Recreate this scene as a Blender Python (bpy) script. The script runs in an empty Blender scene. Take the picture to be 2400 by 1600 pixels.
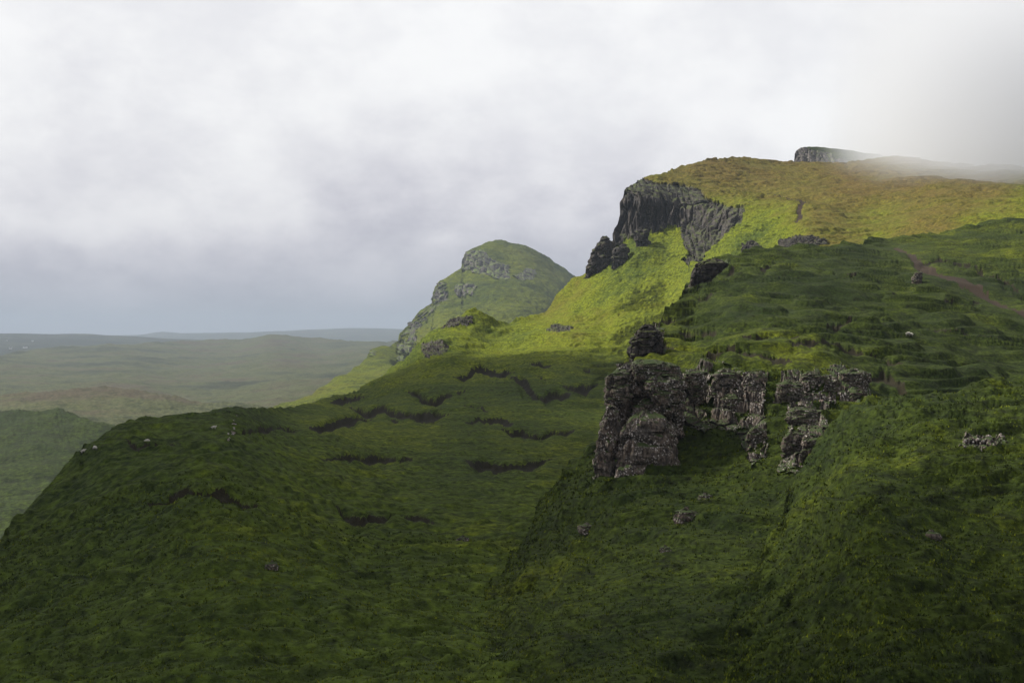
import bpy, bmesh, math, random
import numpy as np
from mathutils import Vector, Matrix
S = bpy.context.scene
COL = S.collection
random.seed(7); RNG = np.random.RandomState(11)

# ------------------------------------------------------------------ camera, sky, sun, exposure
F = 2897.0            # focal length in photograph pixels (2400 wide)
HY = 775.0            # row of the eye-level horizon in the photograph
cam = bpy.data.objects.new('camera', bpy.data.cameras.new('camera'))
COL.objects.link(cam)
cam.location = (0, 0, 0); cam.rotation_euler = (math.radians(90), 0, 0)
cam.data.sensor_width = 36.0; cam.data.lens = 36.0 * F / 2400.0
cam.data.shift_y = -(800 - HY) / 2400.0
cam.data.clip_start = 0.5; cam.data.clip_end = 90000
S.camera = cam

SUN_EL = math.radians(44); SUN_AZ = Vector((-0.90, 0.40, 0)).normalized()
sun_dir = Vector((SUN_AZ.x*math.cos(SUN_EL), SUN_AZ.y*math.cos(SUN_EL), math.sin(SUN_EL)))
sun = bpy.data.objects.new('sun', bpy.data.lights.new('sun', 'SUN')); COL.objects.link(sun)
sun.data.energy = 5.0; sun.data.angle = math.radians(4.0); sun.data.color = (1.0, 0.95, 0.84)
sun.rotation_euler = sun_dir.to_track_quat('Z', 'Y').to_euler(); sun.location = (-300, 100, 800)

W = bpy.data.worlds.new('World'); S.world = W; W.use_nodes = True
def world_sky():
    nt = W.node_tree; nt.nodes.clear(); N = nt.nodes.new; L = nt.links.new
    out = N('ShaderNodeOutputWorld')
    sky = N('ShaderNodeTexSky'); sky.sky_type = 'NISHITA'; sky.sun_disc = False
    sky.sun_elevation = SUN_EL; sky.sun_rotation = math.atan2(SUN_AZ.x, SUN_AZ.y); sky.dust_density = 3
    b1 = N('ShaderNodeBackground'); b1.inputs[1].default_value = 0.05; L(sky.outputs[0], b1.inputs[0])
    tc = N('ShaderNodeTexCoord'); sep = N('ShaderNodeSeparateXYZ'); L(tc.outputs['Generated'], sep.inputs[0])
    def math_(op, a, b=None, clamp=False):
        m = N('ShaderNodeMath'); m.operation = op; m.use_clamp = clamp
        for i, v in enumerate((a, b)):
            if v is None: continue
            if isinstance(v, (int, float)): m.inputs[i].default_value = v
            else: L(v, m.inputs[i])
        return m.outputs[0]
    z = math_('MAXIMUM', sep.outputs[2], 0.0)
    comb = N('ShaderNodeCombineXYZ')
    L(sep.outputs[0], comb.inputs[0]); L(sep.outputs[1], comb.inputs[1]); L(math_('MULTIPLY', z, 1.7), comb.inputs[2])
    def noise(scale, detail, rough, seedz, dist=0.0):
        n = N('ShaderNodeTexNoise'); n.inputs['Scale'].default_value = scale; n.inputs['Detail'].default_value = detail
        n.inputs['Roughness'].default_value = rough; n.inputs['Distortion'].default_value = dist
        a = N('ShaderNodeVectorMath'); a.operation = 'ADD'; L(comb.outputs[0], a.inputs[0]); a.inputs[1].default_value = (seedz*1.7, seedz*0.9, seedz)
        L(a.outputs[0], n.inputs['Vector']); return n.outputs['Fac']
    n1 = noise(3.0, 5, 0.52, 3.1); n2 = noise(7.5, 9, 0.62, 8.3)
    nn = math_('ADD', math_('MULTIPLY', n1, 0.65), math_('MULTIPLY', n2, 0.35))
    # elevation, nudged by the cloud pattern, picks the layer: rain haze, lavender cloud, bright cloud
    el = math_('ADD', z, math_('MULTIPLY', math_('SUBTRACT', nn, 0.5), 0.30))
    ramp = N('ShaderNodeValToRGB'); L(el, ramp.inputs[0]); cr = ramp.color_ramp; cr.interpolation = 'B_SPLINE'
    pts = [(0.0, (.38, .40, .465)), (0.035, (.44, .45, .515)), (0.085, (.61, .60, .665)), (0.12, (.80, .79, .82)), (0.18, (.93, .93, .935)), (0.5, (.90, .90, .91)), (1.0, (.78, .79, .82))]
    for i, (p, c) in enumerate(pts):
        e = cr.elements[i] if i < 2 else cr.elements.new(p)
        e.position = p; e.color = (*c, 1)
    br = N('ShaderNodeMix'); br.data_type = 'RGBA'; br.blend_type = 'MULTIPLY'; br.inputs[0].default_value = 1.0
    r2 = N('ShaderNodeValToRGB'); L(n2, r2.inputs[0]); r2.color_ramp.interpolation = 'EASE'
    r2.color_ramp.elements[0].position = .32; r2.color_ramp.elements[0].color = (.91, .91, .93, 1)
    r2.color_ramp.elements[1].position = .68; r2.color_ramp.elements[1].color = (1.07, 1.07, 1.06, 1)
    L(ramp.outputs[0], br.inputs[6]); L(r2.outputs[0], br.inputs[7])
    b2 = N('ShaderNodeBackground'); b2.inputs[1].default_value = 0.60; L(br.outputs[2], b2.inputs[0])
    mx = N('ShaderNodeMixShader'); mx.inputs[0].default_value = 0.94
    L(b1.outputs[0], mx.inputs[1]); L(b2.outputs[0], mx.inputs[2]); L(mx.outputs[0], out.inputs[0])
world_sky()
vs = S.view_settings; vs.view_transform = 'Standard'; vs.look = 'None'; vs.exposure = 0.85; vs.gamma = 1.0; vs.use_curve_mapping = False
S.render.engine = 'CYCLES'
cy = S.cycles; cy.use_denoising = True; cy.max_bounces = 6; cy.diffuse_bounces = 3; cy.volume_bounces = 3; cy.transparent_max_bounces = 8
cy.volume_step_rate = 1.0; cy.volume_max_steps = 256
try: cy.denoiser = 'OPENIMAGEDENOISE'
except Exception: pass

# ------------------------------------------------------------------ noise (numpy)
_P = RNG.permutation(256).astype(np.int32); _P = np.concatenate([_P, _P, _P])
_G = RNG.normal(size=(256, 3)); _G /= np.linalg.norm(_G, axis=1)[:, None]
_J = RNG.rand(256, 3)
def gnoise(p, seed=0):
    p = p + seed * 17.31
    i = np.floor(p).astype(np.int32); f = p - i; i &= 255
    u = f*f*f*(f*(f*6-15)+10)
    out = 0
    for dx in (0, 1):
        a = _P[(i[:, 0]+dx) & 255]; wx = u[:, 0] if dx else 1-u[:, 0]
        for dy in (0, 1):
            b = _P[(a + i[:, 1]+dy) & 255]; wy = u[:, 1] if dy else 1-u[:, 1]
            for dz in (0, 1):
                c = _P[(b + i[:, 2]+dz) & 255]; g = _G[c]
                d = g[:, 0]*(f[:, 0]-dx) + g[:, 1]*(f[:, 1]-dy) + g[:, 2]*(f[:, 2]-dz)
                out = out + d*wx*wy*(u[:, 2] if dz else 1-u[:, 2])
    return out * 1.5
def fbm(p, octv=4, seed=0, gain=0.5, lac=2.03, billow=False, ridge=False):
    s = 0; a = 1.0; t = 0; q = p
    for k in range(octv):
        n = gnoise(q, seed+k*3)
        if billow: n = np.abs(n)*2-0.5
        if ridge: n = 0.5-np.abs(n)*2
        s = s + a*n; t += a; a *= gain; q = q*lac
    return s/t
def worley(p, seed=0):
    p = p + seed*9.77
    i = np.floor(p).astype(np.int32); f = p-i
    f1 = np.full(len(p), 9.0); f2 = f1.copy(); cid = np.zeros(len(p), np.int32)
    for dx in (-1, 0, 1):
        for dy in (-1, 0, 1):
            for dz in (-1, 0, 1):
                c = _P[(_P[(_P[(i[:, 0]+dx) & 255] + i[:, 1]+dy) & 255] + i[:, 2]+dz) & 255]
                d = np.sqrt(((np.array([dx, dy, dz]) + _J[c]*0.9 - f)**2).sum(1))
                m = d < f1
                f2 = np.where(m, f1, np.minimum(f2, d)); cid = np.where(m, c, cid); f1 = np.where(m, d, f1)
    return f1, f2, cid
def sstep(a, b, x):
    t = np.clip((x-a)/(b-a), 0, 1); return t*t*(3-2*t)
def inpoly(x, y, poly):
    r = np.zeros(x.shape, bool); n = len(poly)
    for k in range(n):
        x1, y1 = poly[k]; x2, y2 = poly[(k+1) % n]
        if y1 == y2: continue
        c = ((y1 > y) != (y2 > y)) & (x < (x2-x1)*(y-y1)/(y2-y1)+x1); r ^= c
    return r
def polydist(x, y, line, sy=1.0):
    """distance (px) to a polyline, y counted sy times, plus signed dy to it"""
    best = np.full(x.shape, 1e9); dyb = np.zeros(x.shape)
    for (x1, y1), (x2, y2) in zip(line[:-1], line[1:]):
        dx, dy = x2-x1, (y2-y1)*sy
        t = np.clip(((x-x1)*dx + (y-y1)*sy*dy)/(dx*dx+dy*dy+1e-9), 0, 1)
        ex = x-(x1+t*dx); ey = (y-y1)*sy - t*dy
        d = np.hypot(ex, ey); m = d < best
        best = np.where(m, d, best); dyb = np.where(m, ey/sy, dyb)
    return best, dyb
def at(px, py, d):
    return Vector(((px-1200)/F*d, d, (HY-py)/F*d))

# ------------------------------------------------------------------ materials
MATS = {}
def nodes_of(name):
    m = bpy.data.materials.new(name); m.use_nodes = True; nt = m.node_tree; nt.nodes.clear(); MATS[name] = m
    return m, nt
class NT:
    def __init__(s, nt): s.nt = nt; s.N = nt.nodes.new; s.L = nt.links.new
    def val(s, sock, v):
        if hasattr(v, 'is_output') or isinstance(v, bpy.types.NodeSocket): s.L(v, sock)
        else: sock.default_value = v
    def noise(s, scale, detail=4, rough=.55, vec=None, dist=0.0, stretch=None):
        n = s.N('ShaderNodeTexNoise')
        n.inputs['Scale'].default_value = scale; n.inputs['Detail'].default_value = detail
        n.inputs['Roughness'].default_value = rough; n.inputs['Distortion'].default_value = dist
        if vec is None: vec = s.pos()
        if stretch:
            m = s.N('ShaderNodeMapping'); m.inputs['Scale'].default_value = stretch; s.L(vec, m.inputs[0]); vec = m.outputs[0]
        s.L(vec, n.inputs['Vector']); return n.outputs['Fac']
    def pos(s):
        if not hasattr(s, '_g'): s._g = s.N('ShaderNodeNewGeometry')
        return s._g.outputs['Position']
    def normal(s):
        s.pos(); return s._g.outputs['Normal']
    def ramp(s, fac, stops, interp='LINEAR'):
        r = s.N('ShaderNodeValToRGB'); r.color_ramp.interpolation = interp; s.L(fac, r.inputs[0])
        for i, (p, c) in enumerate(stops):
            e = r.color_ramp.elements[i] if i < 2 else r.color_ramp.elements.new(p)
            e.position = p; e.color = (*c, 1) if len(c) == 3 else c
        return r.outputs[0]
    def mix(s, fac, a, b, mode='MIX'):
        m = s.N('ShaderNodeMix'); m.data_type = 'RGBA'; m.blend_type = mode
        s.val(m.inputs[0], fac)
        for k, v in ((6, a), (7, b)):
            s.val(m.inputs[k], (*v, 1) if isinstance(v, tuple) and len(v) == 3 else v)
        return m.outputs[2]
    def math(s, op, a, b=0.0, clamp=False):
        m = s.N('ShaderNodeMath'); m.operation = op; m.use_clamp = clamp; s.val(m.inputs[0], a); s.val(m.inputs[1], b); return m.outputs[0]
    def attr(s, name):
        a = s.N('ShaderNodeAttribute'); a.attribute_name = name; return a.outputs['Fac']
    def bump(s, h, strength=.5, dist=.3):
        b = s.N('ShaderNodeBump'); b.inputs['Strength'].default_value = strength; b.inputs['Distance'].default_value = dist
        s.L(h, b.inputs['Height']); return b.outputs[0]
    def finish(s, color, rough=.95, spec=.1, normal=None):
        p = s.N('ShaderNodeBsdfPrincipled'); s.val(p.inputs['Base Color'], color)
        p.inputs['Roughness'].default_value = rough; p.inputs['Specular IOR Level'].default_value = spec
        if normal is not None: s.L(normal, p.inputs['Normal'])
        o = s.N('ShaderNodeOutputMaterial'); s.L(p.outputs[0], o.inputs[0])
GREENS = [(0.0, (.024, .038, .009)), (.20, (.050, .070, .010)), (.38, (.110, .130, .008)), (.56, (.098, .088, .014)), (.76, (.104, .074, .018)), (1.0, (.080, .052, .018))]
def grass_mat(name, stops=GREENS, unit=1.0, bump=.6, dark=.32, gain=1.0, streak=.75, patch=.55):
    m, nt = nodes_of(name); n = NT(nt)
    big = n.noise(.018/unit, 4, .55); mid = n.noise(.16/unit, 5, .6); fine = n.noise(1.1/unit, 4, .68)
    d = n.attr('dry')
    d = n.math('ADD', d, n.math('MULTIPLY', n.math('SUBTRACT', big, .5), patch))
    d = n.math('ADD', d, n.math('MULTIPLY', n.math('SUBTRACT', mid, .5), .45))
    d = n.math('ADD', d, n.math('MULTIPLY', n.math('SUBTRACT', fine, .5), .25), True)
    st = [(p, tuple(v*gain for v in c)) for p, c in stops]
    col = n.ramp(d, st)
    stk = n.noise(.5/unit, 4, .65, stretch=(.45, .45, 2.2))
    col = n.mix(n.ramp(stk, [(.50, (0, 0, 0)), (.66, (streak, streak, streak))]), col, tuple(v*gain for v in (.017, .022, .009)))  # dark plant streaks, also painted in as the shade of turf ledges
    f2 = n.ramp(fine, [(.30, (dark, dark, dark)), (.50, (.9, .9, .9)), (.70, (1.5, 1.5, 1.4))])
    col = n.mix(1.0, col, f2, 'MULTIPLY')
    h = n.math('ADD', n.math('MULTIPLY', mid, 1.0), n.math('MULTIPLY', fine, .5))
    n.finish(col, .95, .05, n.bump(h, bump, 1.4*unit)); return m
def rock_mat(name, base, warm, pale, unit=1.0, lichen=.5, moss=(.03, .055, .012), moss_z=.55, spots=1.0, vert=.45):
    m, nt = nodes_of(name); n = NT(nt)
    a = n.noise(.35/unit, 5, .6); b = n.noise(1.9/unit, 5, .65, stretch=(1, 1, vert)); c = n.noise(3.4/unit, 4, .6)
    col = n.mix(n.ramp(a, [(.38, (0, 0, 0)), (.62, (1, 1, 1))]), base, warm)
    dk = n.ramp(b, [(.34, (.22, .22, .23)), (.50, (.85, .83, .82)), (.66, (1.7, 1.66, 1.6))]); col = n.mix(1.0, col, dk, 'MULTIPLY')
    v = n.N('ShaderNodeTexVoronoi'); v.inputs['Scale'].default_value = 1.5/unit; n.L(n.pos(), v.inputs['Vector'])
    lsp = n.math('ADD', v.outputs['Distance'], n.math('MULTIPLY', n.math('SUBTRACT', c, .5), -.9))
    lfac = n.ramp(lsp, [(.16+.16*lichen, (1, 1, 1)), (.30+.16*lichen, (0, 0, 0))])
    lz = n.ramp(n.noise(.22/unit, 3, .5), [(.42, (0, 0, 0)), (.6, (1, 1, 1))])
    col = n.mix(n.math('MULTIPLY', n.math('MULTIPLY', lfac, lz), .85*spots), col, pale)
    sz = n.N('ShaderNodeSeparateXYZ'); n.L(n.normal(), sz.inputs[0])
    up = n.math('ADD', sz.outputs[2], n.math('MULTIPLY', n.math('SUBTRACT', a, .5), 1.1))
    mf = n.ramp(up, [(moss_z, (0, 0, 0)), (moss_z+.16, (1, 1, 1))])
    col = n.mix(mf, col, n.mix(b, moss, tuple(x*2.2 for x in moss)))
    h = n.math('ADD', n.math('MULTIPLY', b, 1.0), n.math('MULTIPLY', c, .5))
    n.finish(col, .9, .15, n.bump(h, .6, .35*unit)); return m
def soil_mat(name, c1, c2, unit=1.0):
    m, nt = nodes_of(name); n = NT(nt)
    a = n.noise(.8/unit, 5, .65); b = n.noise(4/unit, 3, .6)
    col = n.mix(a, c1, c2); col = n.mix(1.0, col, n.ramp(b, [(.3, (.6, .6, .6)), (.7, (1.35, 1.3, 1.25))]), 'MULTIPLY')
    n.finish(col, .95, .08, n.bump(b, .5, .2*unit)); return m
def plain_mat(name, c, var=.25, scale=8, rough=.85):
    m, nt = nodes_of(name); n = NT(nt)
    f = n.noise(scale, 4, .6)
    n.finish(n.mix(1.0, c, n.ramp(f, [(.3, (1-var,)*3), (.7, (1+var*.5,)*3)]), 'MULTIPLY'), rough, .2); return m
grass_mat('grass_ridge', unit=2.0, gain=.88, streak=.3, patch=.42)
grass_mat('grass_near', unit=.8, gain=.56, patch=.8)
grass_mat('grass_far', unit=4, gain=.66)
MOOR = [(0.0, (.015, .019, .013)), (.25, (.032, .036, .020)), (.45, (.054, .060, .026)), (.65, (.054, .047, .029)), (1.0, (.044, .033, .025))]  # dull tones, with the cloud shade over the lowland put into the colour
grass_mat('moor_grass', MOOR, unit=5, bump=.3, dark=.5, streak=.7, patch=1.5)
rock_mat('cliff_rock', (.024, .022, .021), (.040, .033, .029), (.14, .125, .12), unit=2.2, lichen=.5, moss=(.030, .036, .010), moss_z=.78, spots=.7, vert=.16)
rock_mat('far_rock', (.050, .046, .045), (.070, .062, .056), (.19, .17, .165), unit=5, lichen=.6, moss=(.045, .06, .014), moss_z=.8, spots=.8, vert=.2)
rock_mat('crag_rock', (.046, .041, .036), (.084, .066, .054), (.40, .36, .34), unit=.6, lichen=.6, moss=(.018, .026, .008), moss_z=.60, spots=.9)
rock_mat('pale_stone', (.19, .175, .165), (.13, .10, .088), (.34, .32, .30), unit=.5, lichen=1.2, moss=(.05, .06, .02), moss_z=1.3)
soil_mat('peat', (.008, .008, .004), (.019, .016, .008))
soil_mat('dirt', (.014, .010, .007), (.042, .030, .021), .4)
plain_mat('fleece', (.36, .34, .30)); plain_mat('sheep_face', (.10, .09, .085))
plain_mat('whitewash', (.80, .80, .78), .08, .3); plain_mat('slate', (.12, .12, .13)); plain_mat('pane', (.03, .035, .04))

# ------------------------------------------------------------------ mesh building
def finish_obj(o, label=None, cat=None, kind=None, group=None):
    if label: o['label'] = label
    if cat: o['category'] = cat
    if kind: o['kind'] = kind
    if group: o['group'] = group
    return o
def mesh_obj(name, verts, faces, mat, parent=None, smooth=True, attrs=None):
    me = bpy.data.meshes.new(name)
    verts = np.asarray(verts, np.float32); faces = np.asarray(faces, np.int32)
    nf, k = faces.shape
    me.vertices.add(len(verts)); me.vertices.foreach_set('co', verts.ravel())
    me.loops.add(nf*k); me.loops.foreach_set('vertex_index', faces.ravel())
    me.polygons.add(nf); me.polygons.foreach_set('loop_start', np.arange(0, nf*k, k, dtype=np.int32))
    me.polygons.foreach_set('loop_total', np.full(nf, k, np.int32))
    me.polygons.foreach_set('use_smooth', np.full(nf, smooth, bool))
    me.update(calc_edges=True)
    if attrs:
        for an, av in attrs.items():
            a = me.attributes.new(an, 'FLOAT', 'POINT'); a.data.foreach_set('value', np.asarray(av, np.float32))
    me.materials.append(MATS[mat])
    o = bpy.data.objects.new(name, me); COL.objects.link(o)
    if parent is not None: o.parent = parent
    return o
def sub_mesh(name, V, faces, mat, parent=None, attrs=None, smooth=True):
    if len(faces) == 0: return None
    used = np.unique(faces); remap = np.full(len(V), -1, np.int32); remap[used] = np.arange(len(used))
    return mesh_obj(name, V[used], remap[faces], mat, parent, smooth, {k: v[used] for k, v in (attrs or {}).items()})
def curve1(pts):
    p = np.array(pts, float); return lambda x: np.interp(x, p[:, 0], p[:, 1])
def smooth_curve(pts, w):
    f = curve1(pts)
    return lambda x: sum(f(x+o*w) for o in (-1, -.5, 0, .5, 1))/5.0
def tps(ctrl):
    c = np.array(ctrl, float); P = c[:, :2]/500.0; v = np.log(c[:, 2]); n = len(c)
    def U(r2): return np.where(r2 > 0, r2*np.log(r2+1e-12), 0)
    K = U(((P[:, None]-P[None])**2).sum(2)) + np.eye(n)*0.004
    A = np.zeros((n+3, n+3)); A[:n, :n] = K; A[:n, n] = 1; A[:n, n+1:] = P; A[n, :n] = 1; A[n+1:, :n] = P.T
    w = np.linalg.solve(A, np.concatenate([v, np.zeros(3)]))
    def f(x, y):
        x = x/500.0; y = y/500.0; out = w[n]+w[n+1]*x+w[n+2]*y
        for k in range(n): out = out + w[k]*U((x-P[k, 0])**2+(y-P[k, 1])**2)
        return np.exp(out)
    return f
def idw(ctrl, s=120.0):
    c = np.array(ctrl, float)
    def f(x, y):
        num = 0; den = 1e-9
        for a, b, v in c:
            w = 1.0/(((x-a)**2+(y-b)**2)/s**2+.5)**1.6; num = num+w*v; den = den+w
        return num/den
    return f
def grid_faces(nr, nc):
    i = np.arange(nr*nc).reshape(nr, nc)
    return np.stack([i[:-1, :-1], i[1:, :-1], i[1:, 1:], i[:-1, 1:]], -1).reshape(-1, 4)
def grid_normals(P):
    du = np.gradient(P, axis=1); dv = np.gradient(P, axis=0)
    n = np.cross(dv, du); n /= np.linalg.norm(n, axis=2)[..., None]+1e-9
    n[n[..., 2] < 0] *= -1
    return n
class Patch:
    """A stretch of terrain between two lines traced in the photograph, at its own distance, with a back slope behind its crest."""
    def __init__(s, top, bot, ctrl, nx, nt, xr, dens=None, back=(120, 60), nb=9, tw=1.0, shear=True, crest_w=2.0):
        a, b = xr
        if dens:
            xs = np.linspace(a, b, 4000); w = np.interp(xs, [d[0] for d in dens], [d[1] for d in dens]); c = np.cumsum(w); c = (c-c[0])/(c[-1]-c[0])
            px = np.interp(np.linspace(0, 1, nx), c, xs)
        else: px = np.linspace(a, b, nx)
        t = np.linspace(0, 1, nt)**tw
        s.topf = smooth_curve(top, crest_w); s.botf = smooth_curve(bot, 8)
        yt = s.topf(px); yb = s.botf(px)
        ys = smooth_curve([(x, y) for x, y in zip(px, sum(np.interp(px+o*9, px, yt) for o in range(-7, 8))/15)], 2)(px) if shear else yt
        PX = np.repeat(px[None], nt, 0); PY = ys[None]+(yb-ys)[None]*t[:, None]
        dyy = (ys-yt)
        PY = PY-dyy[None]*np.exp(-np.maximum(PY-ys[None], 0)/np.maximum(90.0, np.abs(dyy)*1.6)[None])
        s.df = tps(ctrl)
        D = s.df(PX, PY)
        # surface must not run forward going up: distance never grows downwards too fast (keeps it a hillside)
        s.PX, s.PY, s.D = PX, PY, D
        P = np.stack([(PX-1200)/F*D, D, (HY-PY)/F*D], -1)
        bl, bd = back
        rows = []
        for k in range(nb, 0, -1):
            q = (k/nb)**1.6
            r = P[0].copy(); dirx = r[:, 0]/r[:, 1]
            r[:, 1] += q*bl; r[:, 0] += dirx*q*bl; r[:, 2] += -bd*(q**1.1) + np.minimum(P[0][:, 2], 0)*q*bl/P[0][:, 1]*0.3
            rows.append(r)
        s.nb = nb
        s.P = np.concatenate([np.stack(rows), P], 0)
        s.PX = np.concatenate([np.repeat(px[None], nb, 0), PX]); s.PY = np.concatenate([np.repeat(yt[None]-1, nb, 0), PY])
        s.nr, s.nc = s.P.shape[:2]
        s.base = s.P.copy(); s.masks = {}; s.dry = np.zeros((s.nr, s.nc))
    def rough(s, sc, octv, seed, mode=None, gain=.5):
        """fractal relief; octaves finer than the grid fade out"""
        if not hasattr(s, 'sp'):
            du = np.abs(np.gradient(s.PX, axis=1))*s.base[..., 1]/F; dv = np.linalg.norm(np.gradient(s.base, axis=0), axis=2); s.sp = np.maximum(du, dv).ravel()
        sc = np.array(sc if hasattr(sc, '__len__') else (sc, sc, sc), float); q = s.bf()/sc; wl = sc.min(); a = 1.0; t = 0; out = 0
        for k in range(octv):
            g = gnoise(q, seed+k*3)
            if mode == 'b': g = np.abs(g)*2-.5
            if mode == 'r': g = .5-np.abs(g)*2
            out = out+a*g*np.clip(wl/(3.2*s.sp)-.2, 0, 1); t += a; a *= gain; q = q*2.03; wl /= 2.03
        return out/t
    def terrace(s, step, seed, w1=12.0, amt=1.0):
        """treads and risers of creeping turf"""
        s.rough(50, 1, 1); b = s.bf(); ph = s.P[..., 2].ravel()/step + 1.25*gnoise(b/(np.array([1.5, 1, 1])*w1), seed) + .28*gnoise(b/(np.array([.6, .4, .4])*w1), seed+2)
        f = ph-np.floor(ph); k = sstep(-.25, .3, gnoise(b/(w1*1.6), seed+5)+.12)
        s.z(step*(sstep(0, .46, f)-f)*amt*k*np.clip(step*2.2/s.sp, 0, 1))
    def flat(s): return s.P.reshape(-1, 3)
    def bf(s): return s.base.reshape(-1, 3)
    def px(s): return s.PX.ravel(), s.PY.ravel()
    def z(s, dz): s.P[..., 2] += dz.reshape(s.nr, s.nc)
    def n(s, amt):
        s.P += grid_normals(s.P)*amt.reshape(s.nr, s.nc, 1)
    def along(s, vec, amt): s.P += np.array(vec)[None, None]*amt.reshape(s.nr, s.nc, 1)
    def point(s, px, py):
        """point of the finished surface seen at a pixel (nearest vertex of the front side)"""
        A = s.P[s.nb:]; sx = 1200+A[..., 0]/A[..., 1]*F; sy = HY-A[..., 2]/A[..., 1]*F
        k = np.argmin((sx-px)**2+(sy-py)**2); return Vector(A.reshape(-1, 3)[k])
    def build(s, name, mat, splits=(), kind='structure', label=None):
        V = s.flat(); f = grid_faces(s.nr, s.nc); at_ = {'dry': s.dry.ravel()}
        left = np.ones(len(f), bool); kids = []
        for nm, mk, mt, own in splits:
            m = mk.ravel()[f].mean(1) > .5; m &= left; left &= ~m; kids.append((nm, m, mt, own))
        o = sub_mesh(name, V, f[left], mat, None, at_); finish_obj(o, label, None, kind)
        res = []
        for nm, m, mt, own in kids:
            c = sub_mesh(nm, V, f[m], mt, None if own else o, at_, smooth=('rock' not in mt))
            if c is not None and own: finish_obj(c, None, None, 'structure')
            res.append(c)
        return o, res

# ------------------------------------------------------------------ C: the ridge, its bowl, the peat bench and the near knoll
C_top = [(-200,1500),(-60,1335),(0,1262),(60,1192),(120,1125),(186,1058),(196,1038),(220,1031),(241,1017),(275,996),(334,979),(379,975),(427,970),(482,965),(510,957),(551,952),(579,955),(620,957),(654,951),(689,954),(706,948),(758,934),(800,926),(835,921),(855,904),(889,880),(923,855),(950,843),(966,826),(991,799),(1008,780),(1035,765),(1056,744),(1076,731),(1093,719),(1114,712),(1131,722),(1151,737),(1175,753),(1195,761),(1212,751),(1246,734),(1280,717),(1300,695),(1325,674),(1351,654),(1369,648),(1400,618),(1425,580),(1440,556),(1448,534),(1450,506),(1453,483),(1458,455),(1466,440),(1484,427),(1501,419),(1530,414),(1555,406),(1573,399),(1593,390),(1619,385),(1657,376),(1698,373),(1718,369),(1759,370),(1790,373),(1833,378),(1861,378),(1902,378),(1953,380),(1991,381),(2012,376),(2093,368),(2183,377),(2259,384),(2400,394),(2600,402),(3050,420)]
C_bot = [(-200,1720),(1300,1720),(1440,1500),(1500,1100),(1560,860),(1640,730),(1760,690),(1900,680),(2100,680),(2250,640),(3050,640)]
C_ctrl = [(-60,1335,200),(60,1192,235),(186,1058,268),(275,996,290),(334,979,305),(482,965,335),(490,1000,285),(340,1035,262),(250,1060,250),(560,954,350),(600,1010,310),(690,954,520),(758,934,640),(835,922,770),(760,980,450),(889,880,830),(923,856,870),(991,800,910),(1056,744,945),(1114,712,960),(1151,737,962),(1195,761,975),(1160,790,915),(1246,734,1008),(1300,695,1040),(1351,654,1060),
 (1100,780,905),(1000,830,850),(1120,830,850),(1250,800,880),(1200,860,760),(1000,900,690),(1250,920,620),(900,950,590),(1150,960,540),(1300,1000,480),(1000,1050,390),(1400,860,760),(1380,940,580),(700,1050,320),(1450,800,860),
 (1400,620,1070),(1440,556,1075),(1453,483,1072),(1466,440,1075),(1510,440,1060),(1560,450,1052),(1620,462,1038),(1520,520,1050),(1590,520,1036),(1500,600,1005),(1420,680,985),(1560,620,970),(1600,600,975),(1350,740,945),(1500,700,925),(1560,660,940),(1450,740,905),(1620,590,960),
 (1680,500,985),(1740,500,955),(1690,540,950),(1640,600,925),(1640,650,880),(1800,560,850),(1720,600,850),(1900,540,800),(1900,620,740),
 (1501,419,1110),(1593,390,1170),(1718,369,1270),(1861,378,1330),(1991,381,1360),(2093,368,1400),(2259,384,1300),(2400,394,1200),(1700,430,1090),(1850,440,1080),(2000,450,1030),(2200,450,960),(2400,450,900),(1800,490,960),(2000,510,880),(2100,550,770),(2250,520,740),(2400,510,700),(2300,570,640),(2500,600,600),(2950,420,1150),(2950,520,760),(2950,620,600),
 (300,1200,205),(0,1500,150),(300,1600,112),(800,1200,235),(800,1400,150),(800,1650,104),(1300,1200,260),(1300,1400,160),(1300,1650,104)]
C = Patch(C_top, C_bot, C_ctrl, 1060, 520, (-180, 3000), dens=[(-180,.8),(800,.9),(1000,1.1),(1420,1.3),(1445,2.2),(1740,2.0),(1800,1.1),(2450,.85),(2500,.3),(3000,.3)], back=(160, 90), crest_w=1.5)
px, py = C.px(); B0 = C.bf().copy(); Dp = B0[:, 1]
wob = gnoise(np.stack([px/14, py/14, px*0], 1), 4)*7 + gnoise(np.stack([px/5, py/5, px*0], 1), 6)*3
cliff_poly = [(1425,575),(1440,540),(1446,505),(1449,470),(1456,440),(1470,424),(1500,418),(1530,426),(1560,430),(1600,434),(1640,442),(1660,470),(1690,478),(1720,488),(1752,490),(1742,512),(1715,540),(1690,565),(1665,590),(1640,612),(1612,625),(1600,618),(1612,590),(1600,560),(1596,530),(1570,528),(1545,542),(1520,540),(1490,550),(1470,560),(1450,575)]
cl = inpoly(px+wob, py+wob*.6, cliff_poly)
isl = [[(1815,583),(1825,565),(1850,556),(1885,552),(1935,560),(1945,575),(1880,584)],
       [(1030,772),(1050,750),(1080,733),(1108,727),(1112,740),(1090,754),(1060,770)], [(985,826),(995,812),(1025,806),(1055,815),(1040,830),(1000,838)],
       [(1735,590),(1740,575),(1770,568),(1790,578),(1775,586)], [(1275,780),(1300,764),(1330,762),(1350,772),(1310,786)]]
out_rock = np.zeros(len(px), bool)
for q in isl: out_rock |= inpoly(px+wob*.8, py+wob*.5, q)
scale_m = Dp/F                       # metres per photograph pixel
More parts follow.
